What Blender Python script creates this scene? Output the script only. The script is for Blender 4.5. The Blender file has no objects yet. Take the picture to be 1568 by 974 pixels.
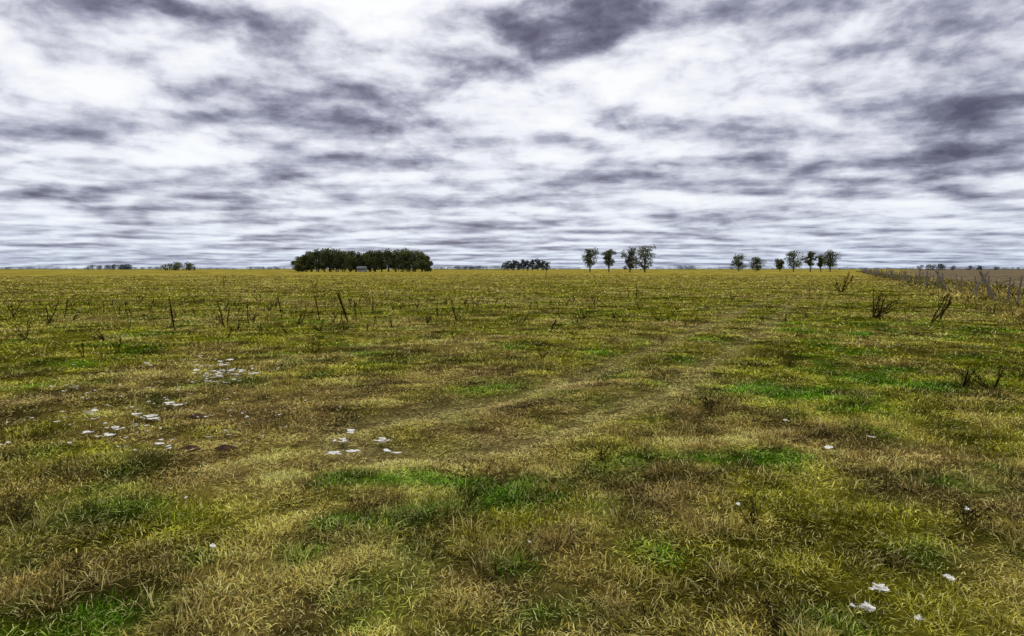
import bpy, math, random
import numpy as np
random.seed(7); rng=np.random.default_rng(11)
F=1045.0; CAMH=1.7; T=math.radians(4.13)
scene=bpy.context.scene
scene.view_settings.view_transform='Standard'; scene.view_settings.look='None'; scene.view_settings.exposure=0

# ---------- survey helpers (photo measurements -> metres on the ground) ----------
def ray(px,py):
    cx=(px-784)/F; cy=(486.5-py)/F
    return np.array([cx, math.cos(T)+cy*math.sin(T), -math.sin(T)+cy*math.cos(T)])
def G(px,py):
    d=ray(px,py); k=CAMH/max(-d[2],1e-4)
    return d[0]*k, d[1]*k
def XD(px,D): return D*(px-784)/F

# ---------- numpy noise ----------
def vnoise(x,y,seed=0):
    x=np.asarray(x,float); y=np.asarray(y,float)
    xi=np.floor(x).astype(np.int64); yi=np.floor(y).astype(np.int64)
    xf=x-xi; yf=y-yi
    def h(a,b):
        n=(a*374761393+b*668265263+seed*1442695041)&0xffffffff
        n=((n^(n>>13))*1274126177)&0xffffffff
        n=n^(n>>16)
        return (n&0xffff)/65535.0
    u=xf*xf*(3-2*xf); v=yf*yf*(3-2*yf)
    return (h(xi,yi)*(1-u)+h(xi+1,yi)*u)*(1-v)+(h(xi,yi+1)*(1-u)+h(xi+1,yi+1)*u)*v
def fbm(x,y,seed=0,o=4):
    s=0;a=1;t=0
    for i in range(o):
        s=s+a*vnoise(x*2**i+17.3*i,y*2**i-9.1*i,seed+i); t+=a; a*=0.55
    return s/t
def sm(a,b,x):
    t=np.clip((x-a)/(b-a),0,1); return t*t*(3-2*t)

VAZ=math.atan2(1290-784,F); fd=np.array([math.sin(VAZ),math.cos(VAZ)]); fn=np.array([fd[1],-fd[0]])
FOFF=8.0*math.cos(VAZ)
def fence_side(x,y): return x*fn[0]+y*fn[1]-FOFF
track=[G(*p) for p in [(640,662),(760,642),(870,616),(950,588),(1045,540),(1125,500),(1190,462),(1245,432),(1275,418)]]
def dpoly(x,y,pts):
    best=np.full(np.shape(x),1e9)
    for (ax,ay),(bx,by) in zip(pts[:-1],pts[1:]):
        vx,vy=bx-ax,by-ay; L=vx*vx+vy*vy
        t=np.clip(((x-ax)*vx+(y-ay)*vy)/L,0,1)
        best=np.minimum(best,np.hypot(x-ax-t*vx,y-ay-t*vy))
    return best
def spot(x,y,px,py,rx,ry):
    cx,cy=G(px,py); return np.exp(-(((x-cx)/rx)**2+((y-cy)/ry)**2))
def track_mask(x,y):
    d=dpoly(x,y,track)+(fbm(x*.8,y*.8,5,2)-.5)*.3
    return np.exp(-((d-.8)/.33)**2)
def trodden(x,y):
    m=spot(x,y,700,592,2.6,1.5)+spot(x,y,480,640,2.5,1.3)+spot(x,y,250,700,1.6,1.1)+.8*spot(x,y,60,620,3,1.6)+.6*spot(x,y,900,640,1.4,.8)
    return np.clip(m*(1.6*sm(.3,.7,fbm(x*1.6,y*1.6,9,4))),0,1)*.75
def height(x,y):
    r=np.hypot(x,y)
    h=(fbm(x*.55,y*.55,21,3)-.5)*.14+(fbm(x*2.2,y*2.2,31,2)-.5)*.07
    h=h*sm(600,120,r)
    h=h-.06*track_mask(x,y)*sm(60,20,r)
    return h
greens=[(730,745,.35,.25,1.2),(640,722,.3,.2,.9),(450,800,.35,.15,.9),(870,775,.35,.2,.9),(990,850,.35,.22,.6),(180,935,.25,.10,.4),(370,850,.25,.15,.8),
 (1290,563,.7,1.0,.7),(1215,600,.9,.8,.5),(1440,600,1.2,.8,.4),(540,735,.3,.2,.6),(1330,740,.5,.3,.45),(560,950,.3,.12,.5),(1150,700,.4,.3,.5),(820,860,.25,.12,.6),(1330,500,2,3,.4),(1500,850,.4,.2,.6),(700,790,.5,.2,.9),(860,940,.3,.12,.5),(1020,700,.4,.2,.4)]
def gcolor(x,y):
    r=np.hypot(x,y)
    S=np.array([.62,.475,.12]);O=np.array([.32,.32,.020]);B=np.array([.31,.21,.07]);Gc=np.array([.06,.22,.005])
    n1=fbm(x*.9,y*.9,41,4); n2=fbm(x*.22,y*.22,51,4); n3=fbm(x*2.5,y*2.5,61,3)
    w=sm(.36,.62,.55*n1+.45*n2+.05*sm(5,12,r))
    c=S[None]*(1-w[:,None])+O[None]*w[:,None]
    br=sm(.48,.70,fbm(x*.8+40,y*.8,71,4))*.6*sm(40,6,r)+.15*sm(7,3,r)
    tr=track_mask(x,y)
    tm=np.clip(.8*trodden(x,y),0,1)
    br=np.clip(br+tm,0,.9)
    c=c*(1-br[:,None])+B[None]*br[:,None]*1.1
    g=np.zeros_like(r)
    for px,py,rx,ry,a in greens: g=g+a*spot(x,y,px,py,rx*1.1,ry*1.1)
    g=g*(2.0*sm(.38,.68,n3))
    g=g+.75*sm(.53,.72,fbm(x*1.3-20,y*1.3+9,81,4))*sm(60,10,r)*(1-np.clip(br,0,1))
    g=np.clip(g,0,.85)*(1-.6*tr)
    c=c*(1-g[:,None])+Gc[None]*g[:,None]
    f=sm(25,140,r)[:,None]
    far=np.array([.38,.29,.055])*(.7+.6*n2[:,None])
    c=c*(1-.6*f)+far*.6*f
    c=c*(.28+1.46*sm(.2,.8,fbm(x*3.1,y*3.1,97,4)))[:,None]*(.6+.8*fbm(x*.12,y*.3,91,4))[:,None]
    c=c*(1-.14*sm(6,3.5,r)-.24*sm(.25,.6,-x/np.maximum(r,1))*sm(14,7,r)-.20*sm(.35,.6,x/np.maximum(r,1))*sm(9,5,r))[:,None]  # vignette put into the ground and grass colour: darker left, right and close by
    tt=(.74*tr*sm(70,30,r))[:,None]; c=c*(1-tt)+np.array([.56,.46,.16])*tt
    fs=fence_side(x,y); ang=np.where(y>1,x/np.maximum(y,1),0)
    p=(sm(5,8,fs)*sm(.55,.60,ang+.02*(fbm(x*.05,y*.05,3,2)-.5))*sm(36,44,y))[:,None]
    pl=np.array([.18,.14,.08])*(.6+.8*fbm(x*.5,y*.05,95,3))[:,None]
    c=c*(1-p)+pl*p
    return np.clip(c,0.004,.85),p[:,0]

# ---------- mesh builder ----------
class MB:
    def __init__(s): s.v=[];s.f=[];s.m=[];s.r=[]
    def add(s,vs,fs,mi=0,rv=0.5):
        b=len(s.v); s.v+= [tuple(map(float,v)) for v in vs]; s.r+=[rv]*len(vs)
        for f in fs: s.f.append(tuple(b+i for i in f)); s.m.append(mi)
    def tube(s,pts,rad,n=6,mi=0,rv=.5):
        pts=[np.array(p,float) for p in pts]; vs=[]
        for i,p in enumerate(pts):
            d=pts[min(i+1,len(pts)-1)]-pts[max(i-1,0)]; d/=np.linalg.norm(d)+1e-9
            a=np.cross(d,[.31,.93,.2]); a/=np.linalg.norm(a)+1e-9; b=np.cross(d,a)
            for k in range(n):
                t=2*math.pi*k/n; vs.append(p+rad[i]*(math.cos(t)*a+math.sin(t)*b))
        fs=[]
        for i in range(len(pts)-1):
            for k in range(n):
                fs.append((i*n+k,i*n+(k+1)%n,(i+1)*n+(k+1)%n,(i+1)*n+k))
        fs.append(tuple(range(n))[::-1]); fs.append(tuple((len(pts)-1)*n+k for k in range(n)))
        s.add(vs,fs,mi,rv)
    def box(s,c,h,mi=0,rot=0):
        vs=[]
        for z in(-1,1):
            for (a,b) in((-1,-1),(1,-1),(1,1),(-1,1)):
                x,y=a*h[0],b*h[1]
                vs.append((c[0]+x*math.cos(rot)-y*math.sin(rot),c[1]+x*math.sin(rot)+y*math.cos(rot),c[2]+z*h[2]))
        s.add(vs,[(3,2,1,0),(4,5,6,7),(0,1,5,4),(1,2,6,5),(2,3,7,6),(3,0,4,7)],mi)
    def mesh(s,name,mats):
        me=bpy.data.meshes.new(name); me.from_pydata(s.v,[],s.f)
        for m in mats: me.materials.append(m)
        me.polygons.foreach_set('material_index',s.m)
        a=me.attributes.new('rnd','FLOAT','POINT'); a.data.foreach_set('value',np.array(s.r,dtype=np.float32))
        me.update(); return me
    def obj(s,name,mats,loc=(0,0,0)):
        o=bpy.data.objects.new(name,s.mesh(name,mats)); o.location=loc
        scene.collection.objects.link(o); return o

# ---------- materials ----------
def newmat(name):
    m=bpy.data.materials.new(name); m.use_nodes=True; nt=m.node_tree; nt.nodes.clear()
    return m,nt,nt.nodes.new('ShaderNodeOutputMaterial')
def N(nt,t,**k):
    n=nt.nodes.new(t)
    for a,b in k.items(): setattr(n,a,b)
    return n
def setin(n,i,v): n.inputs[i].default_value=v
def math_(nt,op,a,b=None,c=None):
    n=N(nt,'ShaderNodeMath',operation=op)
    for i,v in enumerate((a,b,c)):
        if v is None: continue
        if isinstance(v,(int,float)): n.inputs[i].default_value=v
        else: nt.links.new(v,n.inputs[i])
    return n.outputs[0]
def vmath(nt,op,a,b=None):
    n=N(nt,'ShaderNodeVectorMath',operation=op)
    for i,v in enumerate((a,b)):
        if v is None: continue
        if isinstance(v,(tuple,list)): n.inputs[i].default_value=v
        else: nt.links.new(v,n.inputs[i])
    return n.outputs['Value'] if op in('DOT_PRODUCT','LENGTH') else n.outputs[0]
def ramp(nt,fac,stops):
    r=N(nt,'ShaderNodeValToRGB'); e=r.color_ramp.elements
    while len(e)<len(stops): e.new(.5)
    for i,(p,c) in enumerate(stops): e[i].position=p; e[i].color=(*c,1)
    nt.links.new(fac,r.inputs[0]); return r.outputs[0]
def mixc(nt,fac,a,b,bt='MIX'):
    m=N(nt,'ShaderNodeMix',data_type='RGBA',blend_type=bt)
    for i,v in ((0,fac),(6,a),(7,b)):
        if isinstance(v,(int,float)): m.inputs[i].default_value=v
        elif isinstance(v,tuple): m.inputs[i].default_value=(*v,1)
        else: nt.links.new(v,m.inputs[i])
    return m.outputs[2]

def foliage_mat(name,c0,c1,c2,trans=0,nscale=.35):
    m,nt,out=newmat(name)
    at=N(nt,'ShaderNodeAttribute',attribute_name='rnd')
    geo=N(nt,'ShaderNodeNewGeometry')
    no=N(nt,'ShaderNodeTexNoise'); setin(no,'Scale',nscale); setin(no,'Detail',2)
    nt.links.new(geo.outputs['Position'],no.inputs['Vector'])
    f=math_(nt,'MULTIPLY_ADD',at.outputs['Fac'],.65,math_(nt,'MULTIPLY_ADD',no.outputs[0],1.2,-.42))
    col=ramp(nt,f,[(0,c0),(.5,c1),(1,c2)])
    d=N(nt,'ShaderNodeBsdfDiffuse'); nt.links.new(col,d.inputs[0])
    if trans>0:
        t=N(nt,'ShaderNodeBsdfTranslucent'); mx=N(nt,'ShaderNodeMixShader'); setin(mx,0,trans)
        nt.links.new(col,t.inputs[0]); nt.links.new(d.outputs[0],mx.inputs[1]); nt.links.new(t.outputs[0],mx.inputs[2])
        nt.links.new(mx.outputs[0],out.inputs[0])
    else: nt.links.new(d.outputs[0],out.inputs[0])
    return m
def simple_mat(name,ca,cb,scale=8,rough=.9,bump=.3):
    m,nt,out=newmat(name)
    p=N(nt,'ShaderNodeBsdfPrincipled'); setin(p,'Roughness',rough); setin(p,'Specular IOR Level',.08)
    tc=N(nt,'ShaderNodeTexCoord'); no=N(nt,'ShaderNodeTexNoise'); setin(no,'Scale',scale); setin(no,'Detail',5)
    nt.links.new(tc.outputs['Object'],no.inputs['Vector'])
    nt.links.new(ramp(nt,no.outputs[0],[(.3,ca),(.7,cb)]),p.inputs['Base Color'])
    b=N(nt,'ShaderNodeBump'); setin(b,'Strength',bump); setin(b,'Distance',.02); nt.links.new(no.outputs[0],b.inputs['Height']); nt.links.new(b.outputs[0],p.inputs['Normal'])
    nt.links.new(p.outputs[0],out.inputs[0]); return m
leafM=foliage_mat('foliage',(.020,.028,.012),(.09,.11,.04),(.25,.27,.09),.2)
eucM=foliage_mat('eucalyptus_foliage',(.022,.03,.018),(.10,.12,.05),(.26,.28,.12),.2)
farM=foliage_mat('far_foliage_hazed',(.05,.07,.11),(.08,.11,.16),(.13,.16,.20),nscale=.05)  # distance haze put into the leaf colours as blue-grey
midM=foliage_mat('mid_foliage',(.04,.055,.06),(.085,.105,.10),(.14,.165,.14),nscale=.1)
barkM=simple_mat('bark',(.05,.042,.035),(.17,.145,.12),3)
woodM=simple_mat('weathered_wood',(.09,.075,.06),(.32,.28,.235),12)
wireM=simple_mat('wire',(.10,.09,.08),(.16,.14,.12),20)
weedM=foliage_mat('dry_weed',(.018,.014,.007),(.055,.042,.015),(.15,.12,.04),0,3)
scrubM=foliage_mat('scrub_green',(.02,.025,.005),(.09,.09,.015),(.22,.20,.04),0,3)
huskM=simple_mat('husk',(.78,.75,.64),(.93,.92,.86),25,bump=0)
dungM=simple_mat('dung',(.035,.02,.012),(.12,.07,.035),30,bump=.8)
wallM=simple_mat('weathered_render',(.22,.23,.24),(.34,.34,.34),2)
roofM=simple_mat('sheet_roof',(.10,.11,.12),(.2,.2,.22),2)
darkM=simple_mat('window_dark',(.02,.02,.025),(.03,.03,.035),2)

def grass_material():
    m,nt,out=newmat('grass_blades')
    ic=N(nt,'ShaderNodeAttribute',attribute_name='gcol')
    d=N(nt,'ShaderNodeBsdfDiffuse'); nt.links.new(ic.outputs['Color'],d.inputs[0])
    nt.links.new(d.outputs[0],out.inputs[0]); return m
grassM=grass_material()

# ---------- ground ----------
def ground():
    tx=np.linspace(-1,1,520); X=np.sinh(tx*7.6)/np.sinh(7.6)*6500
    ty=np.linspace(0,1,600); Y=-14+ (np.sinh(ty*6.6)/np.sinh(6.6))*7500
    xx,yy=np.meshgrid(X,Y); xf,yf=xx.ravel(),yy.ravel()
    z=height(xf,yf)
    nx,ny=len(X),len(Y)
    i=np.arange((nx-1)*(ny-1)); a=(i//(nx-1))*nx+i%(nx-1)
    q=np.stack([a,a+1,a+nx+1,a+nx],1).astype(np.int32)
    me=bpy.data.meshes.new('ground'); me.vertices.add(len(xf)); me.vertices.foreach_set('co',np.stack([xf,yf,z],1).ravel().astype(np.float32))
    me.loops.add(q.size); me.loops.foreach_set('vertex_index',q.ravel())
    me.polygons.add(len(q)); me.polygons.foreach_set('loop_start',np.arange(0,q.size,4,dtype=np.int32))
    me.polygons.foreach_set('use_smooth',np.ones(len(q),bool))
    me.update(calc_edges=True); me.validate()
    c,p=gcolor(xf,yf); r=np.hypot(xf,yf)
    k=(.26+.52*sm(20,170,r)); k=k*(1-p)+p  # ground darkened close by: shade between the blades put into its colour
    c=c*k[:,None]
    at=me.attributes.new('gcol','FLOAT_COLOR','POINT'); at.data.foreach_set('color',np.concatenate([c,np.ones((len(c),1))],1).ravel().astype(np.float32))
    m,nt,out=newmat('field_soil_gap_shade')
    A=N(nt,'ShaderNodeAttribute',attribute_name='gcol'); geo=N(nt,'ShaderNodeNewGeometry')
    pr=N(nt,'ShaderNodeBsdfDiffuse')
    def nz(s,d=4):
        n=N(nt,'ShaderNodeTexNoise'); n.noise_dimensions='2D'; setin(n,'Scale',s); setin(n,'Detail',d); setin(n,'Roughness',.65); nt.links.new(geo.outputs['Position'],n.inputs['Vector']); return n.outputs[0]
    f=math_(nt,'MULTIPLY',ramp(nt,nz(14,3),[(.3,(.4,)*3),(.7,(1.0,)*3)]),ramp(nt,nz(.6,5),[(.35,(.5,)*3),(.65,(1.0,)*3)]))
    f=math_(nt,'MULTIPLY',f,1.9)
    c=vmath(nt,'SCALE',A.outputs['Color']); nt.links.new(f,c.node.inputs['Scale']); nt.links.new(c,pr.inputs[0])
    nt.links.new(pr.outputs[0],out.inputs[0]); me.materials.append(m)
    o=bpy.data.objects.new('ground',me); scene.collection.objects.link(o)
ground()

# ---------- grass: one mesh of real blades growing in tufts ----------
GV=[];GC=[];GL=[];GT=[]; nv=0
def blades(tx,ty,sxy,sz,col,nb,rad,l0,l1,w,lean,tri):
    global nv
    n=len(tx)*nb
    if n==0: return
    rp=lambda a: np.repeat(a,nb,axis=0)
    X0,Y0=rp(tx),rp(ty); Z0=rp(height(tx,ty)); sx,szz=rp(sxy),rp(sz); c=rp(col); rad=rp(rad) if np.ndim(rad) else rad
    l0=rp(l0) if np.ndim(l0) else l0; l1=rp(l1) if np.ndim(l1) else l1; ln0=rp(lean) if np.ndim(lean) else lean
    a=rng.uniform(0,2*np.pi,n); rr=rad*np.sqrt(rng.random(n)); ox,oy=rr*np.cos(a),rr*np.sin(a)
    th=a+rng.normal(0,1.3,n); L=l0+(l1-l0)*rng.random(n); ln=np.clip(rng.normal(0,.35,n)+ln0,.05,1.5)
    dx,dy=np.cos(th),np.sin(th); ww=w*rng.uniform(.6,1.3,n); curl=rng.uniform(.1,.9,n); z0=-.01+rng.uniform(0,.015,n)
    rnd=rng.random(n)
    x1=ox+dx*np.sin(ln)*L*.55; y1=oy+dy*np.sin(ln)*L*.55; z1=np.maximum(z0+np.cos(ln)*L*.55,.004)
    l2=ln+curl; x2=x1+dx*np.sin(l2)*L*.45; y2=y1+dy*np.sin(l2)*L*.45; z2=np.maximum(z1+np.cos(l2)*L*.45,.004)
    def P(x,y,z,s):
        return np.stack([X0+(x-dy*ww*s)*sx,Y0+(y+dx*ww*s)*sx,Z0+z*szz],1)
    c=c*(.12+1.65*rnd)[:,None]; pale=((rnd>.84)*.55)[:,None]; c=np.minimum(c*(1-pale)+pale*np.array([.90,.80,.34]),.9)
    if tri:
        V=np.stack([P(ox,oy,z0,-.5),P(ox,oy,z0,.5),P(x2,y2,z2,0)],1).reshape(-1,3); k=3
        base=nv+np.arange(n)*3; idx=np.stack([base,base+1,base+2],1).ravel(); GL.append(idx); GT.append(np.full(n,3))
    else:
        V=np.stack([P(ox,oy,z0,-.5),P(ox,oy,z0,.5),P(x1,y1,z1,.4),P(x1,y1,z1,-.4),P(x2,y2,z2,0)],1).reshape(-1,3); k=5
        base=nv+np.arange(n)*5; idx=np.stack([base,base+1,base+2,base+3,base+3,base+2,base+4],1).ravel(); GL.append(idx); GT.append(np.tile([4,3],n))
    GV.append(V.astype(np.float32)); GC.append(np.repeat(c,k,axis=0).astype(np.float32)); nv+=n*k
def sector(dens,r0,r1,half=math.radians(46)):
    rs=np.linspace(r0,r1,4000); w=dens(rs)*rs*2*half; cdf=np.cumsum(w)*(rs[1]-rs[0]); n=int(cdf[-1])
    r=np.interp(rng.random(n)*cdf[-1],cdf,rs); a=rng.uniform(-half,half,n)
    return r*np.sin(a),r*np.cos(a),r
x,y,r=sector(lambda r: 150*np.minimum(1,(7.5/r)**1.85),1.7,200)
c,p=gcolor(x,y); keep=rng.random(len(x))>p*.93; x,y,r,c=x[keep],y[keep],r[keep],c[keep]
k=np.maximum(1,r/7.5)
tk=track_mask(x,y); low=np.clip(trodden(x,y)+1.1*tk,0,1)
hn=.25+1.5*fbm(x*2.1,y*2.1,101,3)
sxy=k**.9*rng.uniform(.8,1.25,len(x)); sz=k**.3*hn*(1-.6*low)*rng.uniform(.7,1.4,len(x))
lit=rng.random(len(x))<.3+.4*low
cc=np.clip(c*rng.uniform(.40,1.7,(len(x),1)),0,.9)
rad=np.where(lit,.13,.10); lean=np.where(lit,1.3,.95); l0=np.where(lit,.03,.022); l1=np.where(lit,.075,.062)
for m_,nb,wd,tri in ((r<6,46,.0044,False),((r>=6)&(r<13),34,.0056,False),((r>=13)&(r<45),20,.0085,True),(r>=45,13,.012,True)):
    blades(x[m_],y[m_],sxy[m_],sz[m_],cc[m_],nb,rad[m_],l0[m_],l1[m_],wd,lean[m_],tri)
x,y,r=sector(lambda r: 26*np.minimum(1,(7/r)**1.3),1.8,180)
c,p=gcolor(x,y)
pr=.8*sm(.54,.68,fbm(x*1.5+7,y*1.5,111,4))
for px,py,rx,ry,a in [(430,920,.35,.22,1.4),(1060,790,.45,.22,1.2),(830,790,.3,.12,.8),(600,805,.3,.12,.7),(1240,740,.3,.2,.7),(40,790,.5,.3,1.1),(1480,740,.8,.4,.7),(1080,620,.4,.3,.8),(1550,575,1,.6,1),(910,750,.25,.15,.7),(1420,480,4,3,.6),(300,470,9,8,.4),(1100,940,.4,.1,.7)]:
    pr=pr+a*spot(x,y,px,py,rx,ry)
fsd=fence_side(x,y); pr=pr+.9*((fsd>-2)&(fsd<6))
pr=pr*(1-np.clip(trodden(x,y)+track_mask(x,y),0,1))*(1-.9*p)
keep=rng.random(len(x))<pr; x,y,r,c,fsd=x[keep],y[keep],r[keep],c[keep],fsd[keep]
nearf=((fsd>-2)&(fsd<6))*1.0
k=np.maximum(1,r/9); s=rng.uniform(.45,1.1,len(x))*(1+1.1*nearf); sxy=s*k**.55*1.1; sz=s*k**.15*1.0
cc=c*.5+np.array([.37,.26,.08])*.5; cc=np.clip(cc*rng.uniform(.35,1.3,(len(x),1)),0,.9)
for m_,nb,wd,tri in ((r<13,75,.0046,False),((r>=13)&(r<45),38,.009,True),(r>=45,20,.014,True)):
    blades(x[m_],y[m_],sxy[m_],sz[m_],cc[m_],nb,.08,.06,.17,wd,.75,tri)
V=np.concatenate(GV); C=np.concatenate(GC); Lp=np.concatenate(GL).astype(np.int32); Tt=np.concatenate(GT).astype(np.int32)
me=bpy.data.meshes.new('grass'); me.vertices.add(len(V)); me.vertices.foreach_set('co',V.ravel())
me.loops.add(len(Lp)); me.loops.foreach_set('vertex_index',Lp)
me.polygons.add(len(Tt)); me.polygons.foreach_set('loop_start',np.concatenate([[0],np.cumsum(Tt)[:-1]]).astype(np.int32))
me.update(calc_edges=True)
at=me.attributes.new('gcol','FLOAT_COLOR','POINT'); at.data.foreach_set('color',np.concatenate([C,np.ones((len(C),1),np.float32)],1).ravel())
me.materials.append(grassM); scene.collection.objects.link(bpy.data.objects.new('grass',me))
print('GRASS faces',len(Tt))
del V,C,Lp,Tt,GV,GC,GL,GT

def gn_scatter(name,coll,pos,rot,scl,idx):
    me=bpy.data.meshes.new(name); me.vertices.add(len(pos)); me.vertices.foreach_set('co',pos.astype(np.float32).ravel())
    def A(n,t,k,d): a=me.attributes.new(n,t,'POINT'); a.data.foreach_set(k,d.ravel())
    A('rot','FLOAT_VECTOR','vector',rot.astype(np.float32)); A('scl','FLOAT_VECTOR','vector',scl.astype(np.float32)); A('idx','INT','value',idx.astype(np.int32))
    me.update(); o=bpy.data.objects.new(name,me); scene.collection.objects.link(o)
    g=bpy.data.node_groups.new(name+'_scatter','GeometryNodeTree')
    g.interface.new_socket('Geometry',in_out='INPUT',socket_type='NodeSocketGeometry'); g.interface.new_socket('Geometry',in_out='OUTPUT',socket_type='NodeSocketGeometry')
    gi=g.nodes.new('NodeGroupInput'); go=g.nodes.new('NodeGroupOutput'); ip=g.nodes.new('GeometryNodeInstanceOnPoints'); ci=g.nodes.new('GeometryNodeCollectionInfo')
    ci.inputs['Collection'].default_value=coll; ci.inputs['Separate Children'].default_value=True; ci.inputs['Reset Children'].default_value=True
    def na(n,t):
        k=g.nodes.new('GeometryNodeInputNamedAttribute'); k.data_type=t; k.inputs['Name'].default_value=n; return k.outputs['Attribute']
    L=g.links.new
    L(gi.outputs[0],ip.inputs['Points']); L(ci.outputs[0],ip.inputs['Instance']); ip.inputs['Pick Instance'].default_value=True
    L(na('idx','INT'),ip.inputs['Instance Index']); L(na('rot','FLOAT_VECTOR'),ip.inputs['Rotation']); L(na('scl','FLOAT_VECTOR'),ip.inputs['Scale'])
    L(ip.outputs[0],go.inputs[0])
    md=o.modifiers.new('scatter','NODES'); md.node_group=g; return o

# ---------- weeds ----------
def weed_builder(seed,h=1.0,bushy=0,column=False):
    random.seed(seed); b=MB()
    for st in range(1+bushy):
        lx,ly=random.uniform(-.10,.10)*(1+bushy),random.uniform(-.12,.12)
        hh=h*random.uniform(.7,1) if st else h
        pts=[np.array([lx*t*1.8+(random.uniform(-.02,.02)),ly*t*2,hh*t-.03]) for t in np.linspace(0,1,6)]
        b.tube(pts,[.020,.018,.016,.013,.010,.007],5,0,random.random()*.4)
        nbr=random.randint(4,7) if not column else 2
        for j in range(nbr):
            t=random.uniform(.25,.98); i0=min(int(t*5),4); base=pts[i0]+(pts[i0+1]-pts[i0])*(t*5-i0)
            a=random.uniform(0,6.28); L=random.uniform(.07,.20)*h*(1.2-t*.5)
            mid=base+np.array([math.cos(a)*L*.4,math.sin(a)*L*.4,L*.4]); tip=base+np.array([math.cos(a)*L*.6,math.sin(a)*L*.6,L*1.0])
            b.tube([base,mid,tip],[.008,.007,.004],4,0,random.random()*.5)
            for q,n in ((tip,9),(mid,4)):
                for _ in range(n):
                    d=np.array([random.gauss(0,1) for _ in range(3)]); d/=np.linalg.norm(d); s=random.uniform(.02,.045)
                    e=np.cross(d,[0.2,.3,.9]); e/=np.linalg.norm(e)+1e-6
                    b.add([q-e*s*.3,q+e*s*.3,q+d*s],[(0,1,2)],0,random.random())
        for _ in range(130 if column else 45):
            t=random.uniform(.2,1)**.8 if column else random.uniform(.03,1); i0=min(int(t*5),4); q=pts[i0]+(pts[i0+1]-pts[i0])*(t*5-i0)
            a=random.uniform(0,6.28); s=(random.uniform(.03,.065) if column else random.uniform(.03,.08)*(1.3-t)); d=np.array([math.cos(a),math.sin(a),random.uniform(-.2,.8)]); e=np.array([-math.sin(a),math.cos(a),.3])*.28
            b.add([q-e*s,q+e*s,q+d*s+e*s*.5,q+d*s*1.3],[(0,1,2,3)],0,random.random()*.8)
    return b.mesh('dry_thistle',[weedM])
weeds=[weed_builder(s,1.0,bs,cl) for s,bs,cl in ((1,0,True),(2,1,False),(3,2,False),(4,0,True),(5,3,False),(6,1,True))]
def gz(gx,gy): return float(height(np.array([gx]),np.array([gy]))[0])
def weed(name,px,py,top,v,lean=0):
    gx,gy=G(px,py); h=(py-top)/F*math.hypot(gx,gy)*1.0
    o=bpy.data.objects.new(name,weeds[v]); scene.collection.objects.link(o)
    o.location=(gx,gy,gz(gx,gy)); o.rotation_euler=(random.uniform(-.05,.05),lean,random.uniform(0,6))
    if lean: o.rotation_euler[2]=0
    w=max(h,.5)*1.1; o.scale=(w,w,h)
for a in [(268,507,462,0),(344,500,462,0),(348,500,470,3),(381,495,466,3),(490,490,452,0),(533,494,448,5),(545,492,460,3),(432,485,455,0),(98,488,462,3),(75,495,462,1),(40,520,495,4),(140,480,462,0),
 (343,438,423,5),(700,492,465,5),(655,495,472,4),(600,500,478,2),(570,480,455,0),(975,456,432,1),(963,458,440,3),(20,485,460,1),(835,425,412,3),(1120,462,448,4),
 (1438,492,455,5),(1530,450,432,3),(1545,455,436,0),(1475,590,560,2),(1520,595,560,4),(640,470,458,4),(1240,455,443,2),(550,462,448,2),(480,440,428,4),(520,497,475,3),(230,478,462,0),(668,480,462,0),(730,470,458,3),(395,470,458,0)]:
    weed('dry_thistle',*a)
weed('leaning_shrub',1338,488,448,4,.75); weed('leaning_shrub',1345,489,455,2,.6); weed('leaning_shrub',1342,487,452,1,.8); weed('shrub',1290,447,418,5,.15); weed('shrub',1288,448,424,4,.1)
weed('leaning_shrub',1425,497,455,5,.35)
def twig_plant(name,px,py,h,sp,seed,mat):
    random.seed(seed); b=MB()
    def br(p,d,L,r,lv):
        pts=[p]; q=p
        for i in range(3):
            d=d+np.array([random.gauss(0,.14),random.gauss(0,.14),random.gauss(.03,.1)]); d/=np.linalg.norm(d); q=q+d*L/3; pts.append(q)
        b.tube(pts,[r,r*.85,r*.7,r*.45],4,0,random.random()*.5)
        if lv>0:
            for j in range(3):
                s=pts[random.randint(1,3)]; nd=d+np.array([random.gauss(0,.6),random.gauss(0,.6),random.gauss(0,.35)]); br(s,nd/np.linalg.norm(nd),L*.6,r*.55,lv-1)
        else:
            for _ in range(4):
                e=np.array([random.gauss(0,1) for _ in range(3)]); e/=np.linalg.norm(e); s=random.uniform(.008,.02)
                f=np.cross(e,[.3,.5,.8]); b.add([q-f*s*.4,q+f*s*.4,q+e*s*1.6],[(0,1,2)],0,random.random())
    for k in range(sp):
        a=random.uniform(0,6.28); d=np.array([math.cos(a)*.6,math.sin(a)*.6,1]); br(np.array([0,0,-.02]),d/np.linalg.norm(d),h*random.uniform(.6,1),.003,2)
    gx,gy=G(px,py); b.obj(name,[mat],(gx,gy,gz(gx,gy)))
twig_plant('spindly_weed',715,770,.28,7,1,weedM); twig_plant('spindly_weed',1150,800,.15,6,2,weedM); twig_plant('spindly_weed',25,800,.2,12,3,weedM)
twig_plant('spindly_weed',1190,965,.12,3,4,weedM); twig_plant('spindly_weed',1085,632,.2,10,5,weedM); twig_plant('spindly_weed',925,702,.10,5,6,weedM); twig_plant('spindly_weed',1560,585,.4,12,7,scrubM)
twig_plant('spindly_weed',1485,590,.35,12,8,scrubM); twig_plant('spindly_weed',560,790,.12,5,9,weedM); twig_plant('spindly_weed',1480,800,.16,9,10,weedM); twig_plant('spindly_weed',1210,560,.25,12,11,scrubM)
twig_plant('spindly_weed',830,550,.22,10,12,weedM); twig_plant('spindly_weed',105,880,.12,4,13,weedM); twig_plant('spindly_weed',480,545,.22,10,14,weedM)

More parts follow.
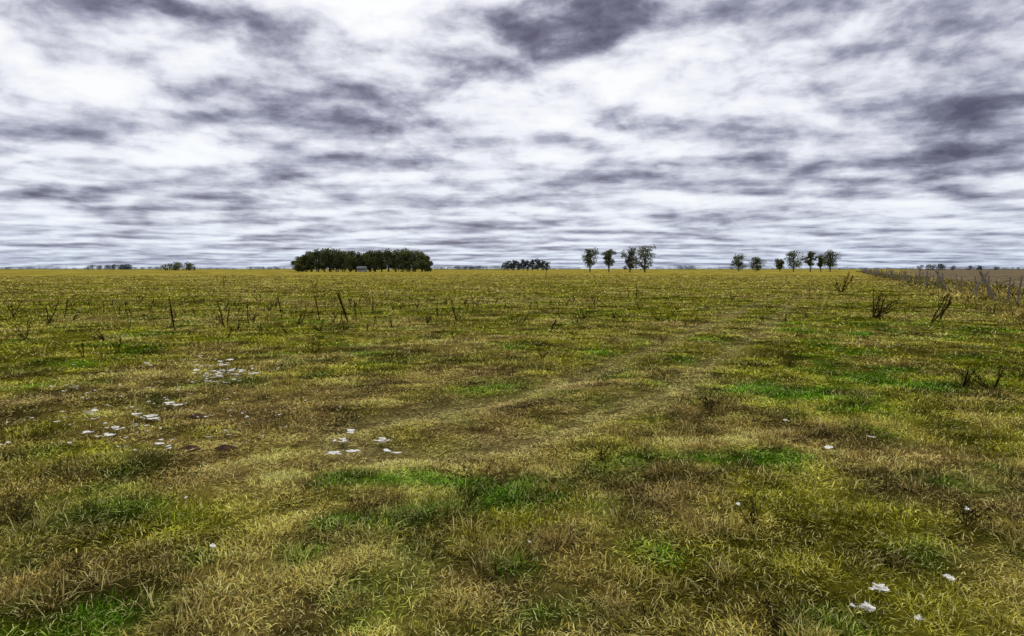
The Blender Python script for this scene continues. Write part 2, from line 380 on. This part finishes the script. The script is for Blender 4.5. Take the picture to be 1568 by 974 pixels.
wc=bpy.data.collections.new('stalk_kinds')
for i,m in enumerate(weeds): wc.objects.link(bpy.data.objects.new('stalk_%d'%i,m))
x,y,r=sector(lambda r:.9*np.minimum(1,(22/r)**1.1),15,230)
pr=.03+.75*spot(x,y,350,470,16,12)+.3*spot(x,y,760,470,8,9)+.9*np.exp(-((fence_side(x,y)+.5)/1.8)**2)+.15*sm(.55,.68,fbm(x*.12,y*.12,131,3))+.8*((fence_side(x,y)>0)&(fence_side(x,y)<6))
keep=(rng.random(len(x))<pr)&(fence_side(x,y)<8); x,y,r=x[keep],y[keep],r[keep]; n=len(x)
s=rng.uniform(.12,.38,n)
gn_scatter('weed_stalks',wc,np.stack([x,y,height(x,y)],1),np.stack([rng.normal(0,.12,n),rng.normal(0,.12,n),rng.uniform(0,6.28,n)],1),np.stack([s*1.6,s*1.6,s],1),rng.integers(0,6,n))

# ---------- husks and dung ----------
random.seed(5)
hb=MB()
hl=[(520,677,5),(512,697,5),(540,667,3),(590,680,5),(600,695,4),(540,695,2),(213,640,4),(230,642,5),(265,625,5),(140,641,4),(180,657,5),(140,664,3),(110,600,3),(160,668,2),(8,687,2),(225,565,3),(120,560,2),
 (1340,912,5),(1355,915,3),(1330,950,5),(1300,945,2),(1400,960,3),(1455,895,2),(1340,678,1),(1265,690,1),(808,848,1),(1130,780,1),(1485,790,1),(420,575,3),(330,855,1),(1205,652,1),(250,690,1),(280,772,1)]
hl+=[(random.gauss(338,24),random.gauss(577,8),1) for _ in range(80)]+[(random.gauss(240,110),random.gauss(640,28),0) for _ in range(90)]
for px,py,nn in hl:
    small=nn==0
    for k in range(max(nn,1)):
        gx,gy=G(px+random.uniform(-9,9),py+random.uniform(-2.5,2.5)); z=gz(gx,gy)+random.uniform(.05,.065)
        L=random.uniform(.025,.065)*(.5 if small else 1)*(.55 if py>740 else 1); w=L*random.uniform(.35,.7); a=random.uniform(0,6.28); ca,sa=math.cos(a),math.sin(a)
        vs=[];n=6;bend=random.uniform(-.8,.8); tw=random.uniform(-.2,.2)
        for i in range(n+1):
            t=i/n*2-1; ww=w*math.sqrt(max(0,1-t*t))*random.uniform(.5,1.3)+.001
            for sgn in(-1,0,1):
                lx=t*L; ly=sgn*ww+bend*L*t*t*.5; vs.append((gx+lx*ca-ly*sa,gy+lx*sa+ly*ca,z+(.006 if sgn else -.001)+.01*t*t*random.uniform(.3,1)+random.uniform(0,.004)+tw*ly))
        fs=[(i*3+j,i*3+j+1,i*3+j+4,i*3+j+3) for i in range(n) for j in range(2)]
        hb.add(vs,fs,0)
hb.obj('dry_husk_litter',[huskM])
for px,py,rad in [(292,687,.07),(345,687,.06),(405,647,.06),(300,637,.07)]:
    b=MB(); vs=[];fs=[];n=18;rg=5
    for i in range(rg+1):
        for k in range(n):
            t=6.283*k/n; rr=rad*(1-i/rg*.98)*(1+.18*math.sin(3*t+px)+.15*random.random()); vs.append((rr*math.cos(t)*1.5,rr*math.sin(t),.03*math.sin(min(1,i/rg*1.3)*1.57)+random.uniform(0,.012)))
    for i in range(rg):
        for k in range(n): fs.append((i*n+k,i*n+(k+1)%n,(i+1)*n+(k+1)%n,(i+1)*n+k))
    b.add(vs,fs); gx,gy=G(px,py); b.obj('cow_dung',[dungM],(gx,gy,gz(gx,gy)+.004))

# ---------- trees ----------
def leaves(b,cx,cy,cz,rx,ry,rz,n,size,mi=1):
    v=rng.normal(size=(n,3)); v/=np.linalg.norm(v,axis=1)[:,None]; v*=rng.uniform(.2,1.08,(n,1))**.6
    base=rng.uniform(0,.4)
    P0=np.array([cx,cy,cz])+v*np.array([rx,ry,rz]); P0[:,2]=np.maximum(P0[:,2],.15)
    s=size*rng.uniform(.5,1.2,(n,1)); a=rng.normal(size=(n,3)); a/=np.linalg.norm(a,axis=1)[:,None]; c=np.cross(a,rng.normal(size=(n,3))); c/=np.linalg.norm(c,axis=1)[:,None]+1e-9
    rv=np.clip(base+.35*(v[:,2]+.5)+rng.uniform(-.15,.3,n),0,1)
    Q=np.stack([P0-a*s*.5,P0+c*s*.4,P0+a*s*.6,P0-c*s*.4],1).reshape(-1,3)
    k=len(b.v); b.v+=[tuple(q) for q in Q.tolist()]; b.r+=np.repeat(rv,4).tolist()
    b.f+=[(k+4*i,k+4*i+1,k+4*i+2,k+4*i+3) for i in range(n)]; b.m+=[mi]*n
def tree(b,x,y,H,W,crown0=.3,nblob=14,nleaf=110,size=.6,sparse=1.0,lean=0,limbs=True,irr=0):
    H=float(H)
    tr=H*.018+.08
    top=np.array([x+lean*H,y,H*.86]); base=np.array([x,y,-.2])
    pts=[base+(top-base)*t+np.array([rng.normal(0,.012)*H*(t>0),rng.normal(0,.01)*H*(t>0),0]) for t in np.linspace(0,1,6)]
    b.tube(pts,[tr*1.25,tr,tr*.8,tr*.6,tr*.4,tr*.15],7,0)
    for i in range(nblob):
        t=(i+.5)/nblob; zc=H*(crown0+(1-crown0)*(.10+.76*t))
        prof=math.sin(math.pi*min(.97,max(.12,.16+.70*t)))**.5
        a=rng.uniform(0,6.283)+i*2.4; rad=W*.5*prof*rng.uniform(.1,.68+.3*irr)
        k=min(zc/(H*.86),1); ax=pts[0]+(pts[-1]-pts[0])*k
        c=np.array([ax[0]+rad*math.cos(a),ax[1]+rad*math.sin(a),zc])
        br=W*rng.uniform(.19-.06*irr,.27)*sparse; rz=min(br*rng.uniform(.7-.25*irr,1.0),(H-zc)*1.05)
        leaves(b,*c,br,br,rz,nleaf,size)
        if limbs:
            k0=max(.15,k-.3); s=pts[0]+(pts[-1]-pts[0])*k0
            b.tube([s,(s+c)/2+np.array([0,0,-.02*H]),c],[tr*.4,tr*.28,tr*.1],5,0)
D=385; b=MB()
for px,top,w in [(457,394,9),(463,388,10),(470,383,11),(478,379,12),(487,376.5,13),(497,375,13),(507,374.5,13),(517,375,13),(527,375.5,13),(537,376.5,12),(545,380,10),(551,387,8),(559,380,9),(567,377.5,11),(576,377,12),(586,376,12),(596,375.5,12),(606,374.5,12),(616,374,13),(626,374.5,13),(636,376,13),(645,379,11),(651,386,9),(655,394,6)]:
    for row in range(2):
        dd=D+row*11+rng.uniform(-3,3); H=(411-top)/F*dd*rng.uniform(.92,1.05)
        tree(b,XD(px+rng.uniform(-2,2),dd),dd,H,w*.85,.07,14,75,.8,1.0,limbs=row==0,irr=.5)
b.obj('tree_grove',[barkM,leafM])
for px,w,top,dd,c0,sp,le in [(903,25,372,333,.20,1,.01),(932,19,374,335,.24,1,.02),(964,24,370,325,.06,1.1,-.01),(987,34,367,322,.06,1.15,.0),
   (1130,25,383,422,.12,1.05,0),(1158,26,388,430,.08,1.1,0),(1193,15,391,440,.15,.95,0),(1214,30,377,384,.16,1.0,.01),(1240,16,378,380,.24,.95,0),(1256,13,384,390,.2,1,0),(1270,28,377,378,.16,1.0,.02)]:
    b=MB(); H=(411-top)/F*dd; W=w/F*dd*1.05
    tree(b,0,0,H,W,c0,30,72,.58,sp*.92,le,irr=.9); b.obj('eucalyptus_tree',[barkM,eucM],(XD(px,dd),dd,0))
def mass(name,specs,mat):
    b=MB()
    for px,w,top,dd,c0 in specs:
        H=(411-top)/F*dd; W=w/F*dd*1.15; tree(b,XD(px,dd),dd+rng.uniform(-8,8),H,W,c0,9,40,H*.13,1.1,rng.uniform(-.03,.03),limbs=False)
    b.obj(name,[barkM,mat])
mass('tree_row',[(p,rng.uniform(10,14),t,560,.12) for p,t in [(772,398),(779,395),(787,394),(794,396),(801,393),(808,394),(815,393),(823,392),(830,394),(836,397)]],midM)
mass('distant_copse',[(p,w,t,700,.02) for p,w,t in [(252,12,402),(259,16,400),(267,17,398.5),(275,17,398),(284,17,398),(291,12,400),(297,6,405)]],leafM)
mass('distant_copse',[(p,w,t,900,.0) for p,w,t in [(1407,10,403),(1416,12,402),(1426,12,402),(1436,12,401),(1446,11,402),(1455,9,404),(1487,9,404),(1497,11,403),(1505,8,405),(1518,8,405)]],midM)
sp=[]
def seg(a,b_,t,dd,st=6):
    p=a
    while p<b_: sp.append((p,st*rng.uniform(1.6,2.4),t-.4+rng.uniform(-.7,.7),dd,0.0)); p+=st
seg(140,205,404.5,1400);seg(178,200,403,1350);seg(205,250,407.3,1500);seg(-300,60,408,1600);seg(60,140,408.5,1700);seg(380,425,406.7,1500);seg(425,460,408.3,1600);seg(655,765,406.8,1400);seg(700,740,405.8,1400)
seg(765,890,408.5,1600);seg(1005,1120,408,1500);seg(1042,1062,405.5,1400);seg(1120,1290,408.3,1500);seg(1290,1400,408.3,1300);seg(1460,1850,408,1400);seg(300,380,408.6,1700)
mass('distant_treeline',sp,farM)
b=MB()
for i in range(150):
    s=rng.uniform(24,420); q=fd*s+fn*(FOFF+rng.uniform(-1,5)); h=rng.uniform(.35,.9)*min(1,s/90+.25); leaves(b,q[0],q[1],h*.45,h*1.2,h*1.2,h*.55,70,.13,0)
b.obj('fence_line_scrub',[scrubM])

# ---------- farm house ----------
def house(name,px,dd,w,d,h,rh):
    e=bpy.data.objects.new(name,None); scene.collection.objects.link(e); e.location=(XD(px,dd),dd,0)
    def part(b,n,m):
        o=b.obj(n,[m]); o.parent=e
    b=MB(); b.box((0,0,h/2),(w/2,d/2,h/2)); b.add([(-w/2+.003,-d/2,h),(-w/2+.003,d/2,h),(-w/2+.003,0,h+rh),(w/2-.003,-d/2,h),(w/2-.003,d/2,h),(w/2-.003,0,h+rh)],[(0,2,1),(3,4,5)]); part(b,'walls',wallM)
    b=MB()
    for s in(-1,1):
        b.add([(-w/2-.4,s*(d/2+.4),h-.15),(w/2+.4,s*(d/2+.4),h-.15),(w/2+.4,0,h+rh+.05),(-w/2-.4,0,h+rh+.05),(-w/2-.4,s*(d/2+.4),h-.03),(w/2+.4,s*(d/2+.4),h-.03),(w/2+.4,0,h+rh+.17),(-w/2-.4,0,h+rh+.17)],[(0,1,2,3),(4,5,6,7),(0,1,5,4),(1,2,6,5),(3,0,4,7)])
    part(b,'roof',roofM)
    b=MB()
    for t in(-.33,.05,.35): b.box((t*w,-d/2-.02,1.4),(.4,.03,.4))
    part(b,'windows',darkM)
    b=MB(); b.box((-.14*w,-d/2-.02,.95),(.45,.03,.95)); part(b,'door',woodM)
house('farm_house',555,376,4.5,4,2.0,.9)

for px,t,dd in [(300,399,600),(104,402,900),(62,403,950),(82,403,950),(1100,401,800),(203,402,800)]:
    b=MB(); H=(411-t)/F*dd; b.tube([(0,0,-.3),(0,0,H)],[.16,.10],7); b.box((0,-.14,H-.5),(1.0,.05,.06)); 
    for q in(-.85,0,.85): b.tube([(q,-.14,H-.44),(q,-.14,H-.2)],[.05,.04],6)
    b.obj('utility_pole',[woodM],(XD(px,dd),dd,0))

# ---------- fence ----------
random.seed(12)
fe=bpy.data.objects.new('wooden_post_fence',None); scene.collection.objects.link(fe)
pb=MB(); wb=MB(); tops=[]
s=12.0; i=0
while s<330:
    off=FOFF+random.uniform(-.12,.12); q=fd*s+fn*off; big=(i%3==0); h=(1.55 if big else 1.3)*random.uniform(.9,1.1); lx,ly=random.gauss(0,.08),random.gauss(0,.08)
    if random.random()<.10: lx=random.choice([-.6,.65])
    r=.085 if big else .045; r*=max(1,s/140)
    z0=gz(q[0],q[1])
    pts=[(q[0]+lx*t*h+random.uniform(-.02,.02),q[1]+ly*t*h,z0-.1+t*(h+.1)) for t in(0,.35,.7,1)]
    pb.tube(pts,[r*1.1,r,r*.95,r*.7],7,0)
    tops.append(pts); s+=random.uniform(2.2,3.2); i+=1
for k in (.3,.5,.7,.92):
    line=[]
    for p in tops:
        a=np.array(p[0]);c=np.array(p[-1]); line.append(a+(c-a)*k)
    for u,v in zip(line[:-1],line[1:]):
        m=(u+v)/2-np.array([0,0,.04]); wb.tube([u,m,v],[.008]*3,3)
o=pb.obj('posts',[woodM]); o.parent=fe; o=wb.obj('wires',[wireM]); o.parent=fe

# ---------- sky ----------
w=bpy.data.worlds.new('World'); scene.world=w; w.use_nodes=True; nt=w.node_tree; nt.nodes.clear()
out=N(nt,'ShaderNodeOutputWorld')
SEL,SAZ=math.radians(42),math.radians(-10)
sky=N(nt,'ShaderNodeTexSky',sky_type='NISHITA'); sky.sun_disc=False; sky.sun_elevation=SEL; sky.sun_rotation=SAZ
bg0=N(nt,'ShaderNodeBackground'); setin(bg0,1,.1); nt.links.new(sky.outputs[0],bg0.inputs[0])
tcn=N(nt,'ShaderNodeTexCoord'); sep=N(nt,'ShaderNodeSeparateXYZ'); nt.links.new(tcn.outputs['Generated'],sep.inputs[0])
X,Y,Z=sep.outputs
def noise(vec,scale,detail,rough,off=(0,0,0),sc=(1,1,1),color=False):
    v=vmath(nt,'ADD',vmath(nt,'MULTIPLY',vec,sc),off)
    n=N(nt,'ShaderNodeTexNoise'); n.noise_dimensions='2D'; setin(n,'Scale',scale); setin(n,'Detail',detail); setin(n,'Roughness',rough); nt.links.new(v,n.inputs['Vector']); return n.outputs['Color' if color else 0]
ae=N(nt,'ShaderNodeCombineXYZ'); nt.links.new(math_(nt,'ARCTAN2',X,Y),ae.inputs[0]); nt.links.new(math_(nt,'ARCSINE',Z),ae.inputs[1])
ae=ae.outputs[0]
wn=noise(ae,7,3,.5,(2,2,2),(.9,1.5,1),True)
wv=vmath(nt,'SUBTRACT',wn,(.5,.5,.5))
pos=vmath(nt,'ADD',ae,vmath(nt,'MULTIPLY',wv,(.22,.12,0)))
z=math_(nt,'ADD',math_(nt,'MAXIMUM',Z,0.0),.075)
comb=N(nt,'ShaderNodeCombineXYZ'); nt.links.new(math_(nt,'DIVIDE',X,z),comb.inputs[0]); nt.links.new(math_(nt,'DIVIDE',Y,z),comb.inputs[1])
uv=vmath(nt,'ADD',comb.outputs[0],vmath(nt,'MULTIPLY',wv,(.35,.25,0)))
n1=noise(uv,1.35,6,.55,(3.1,1.7,0),(.85,.95,1))
n1b=noise(uv,1.35,3,.5,(3.1,1.95,0),(.85,.95,1))     # same field sampled a little further out: lit tops / shaded bases
# rounded cloud heads, less foreshortened overhead
pw=vmath(nt,'ADD',ae,vmath(nt,'MULTIPLY',wv,(.05,.04,0)))
n2=noise(pw,7.0,7,.58,(8,2,4),(.72,1.5,1))
n2b=noise(pw,7.0,4,.56,(8,2.03,4),(.72,1.5,1))
n3=noise(ae,60,3,.72,(1,5,2),(.7,1,1))
hz=math_(nt,'EXPONENT',math_(nt,'MULTIPLY',math_(nt,'MAXIMUM',Z,0.0),-13.0))
up=math_(nt,'SUBTRACT',1.0,hz)
blobs=[(615,5,110,60,.42),(690,60,60,40,.12),(60,170,110,70,.20),(290,90,90,50,.16),(200,15,110,32,-.28),(450,55,80,28,-.20),(520,165,170,55,-.24),(530,215,90,14,-.22),
 (880,25,120,42,-.42),(1080,20,120,30,-.22),(800,110,80,40,-.10),(1050,110,90,50,.24),(1240,130,90,40,.16),(1400,40,120,30,-.22),(1530,70,80,50,-.16),(1490,195,110,32,-.40),(1070,258,90,16,-.26),(1200,215,90,25,-.10),
 (780,195,120,35,.16),(250,225,90,30,.18),(90,275,110,9,-.3),(110,318,130,7,-.25),(420,345,60,7,-.22),(1480,262,130,8,-.25)]
acc=None
for px,py,rx,ry,a in blobs:
    d=ray(px,py); az=math.atan2(d[0],d[1]); el=math.atan2(d[2],math.hypot(d[0],d[1]))
    dv=vmath(nt,'MULTIPLY',vmath(nt,'SUBTRACT',pos,(az,el,0)),(F/rx/1.15,F/ry/1.15,0))
    e=math_(nt,'EXPONENT',math_(nt,'MULTIPLY',vmath(nt,'DOT_PRODUCT',dv,dv),-1.0))
    acc=math_(nt,'MULTIPLY',e,a) if acc is None else math_(nt,'MULTIPLY_ADD',e,a,acc)
v=math_(nt,'MULTIPLY_ADD',math_(nt,'SUBTRACT',n1,.5),1.0,.62)
v=math_(nt,'MULTIPLY_ADD',math_(nt,'SUBTRACT',n1,n1b),.6,v)
t2=math_(nt,'MULTIPLY_ADD',math_(nt,'SUBTRACT',n2,n2b),1.2,math_(nt,'MULTIPLY',math_(nt,'SUBTRACT',n2,.5),.5))
v=math_(nt,'MULTIPLY_ADD',t2,up,v)
v=math_(nt,'MULTIPLY_ADD',math_(nt,'SUBTRACT',n3,.5),.14,v)
v=math_(nt,'ADD',v,acc)
v=math_(nt,'MULTIPLY_ADD',hz,-.05,v)
lin=lambda *c: tuple(((q/255+.055)/1.055)**2.4 if q>10 else q/3294 for q in c)
col=ramp(nt,v,[(0,lin(80,76,98)),(.20,lin(114,113,133)),(.38,lin(160,161,179)),(.56,lin(205,206,218)),(.76,lin(240,241,248)),(1,(1.0,1.0,1.0))])
col=mixc(nt,math_(nt,'MULTIPLY',hz,.8),col,(.74,.87,1.0),'MULTIPLY')
bg1=N(nt,'ShaderNodeBackground'); setin(bg1,1,1.0); nt.links.new(col,bg1.inputs[0])
mx=N(nt,'ShaderNodeMixShader'); setin(mx,0,.94); nt.links.new(bg0.outputs[0],mx.inputs[1]); nt.links.new(bg1.outputs[0],mx.inputs[2]); nt.links.new(mx.outputs[0],out.inputs[0])

# ---------- sun ----------
sd=bpy.data.lights.new('sun','SUN'); sd.energy=1.5; sd.angle=math.radians(12); sd.color=(1,.95,.86)
so=bpy.data.objects.new('sun',sd); scene.collection.objects.link(so)
from mathutils import Vector
dv=Vector((math.sin(SAZ)*math.cos(SEL),math.cos(SAZ)*math.cos(SEL),math.sin(SEL)))
so.rotation_euler=dv.to_track_quat('Z','Y').to_euler(); so.location=(0,0,50)

# ---------- camera ----------
cd=bpy.data.cameras.new('camera'); cd.sensor_width=36; cd.lens=F/1568*36; cd.clip_end=20000; cd.clip_start=.05
co=bpy.data.objects.new('camera',cd); scene.collection.objects.link(co); co.location=(0,0,CAMH); co.rotation_euler=(math.pi/2-T,0,0)
scene.camera=co
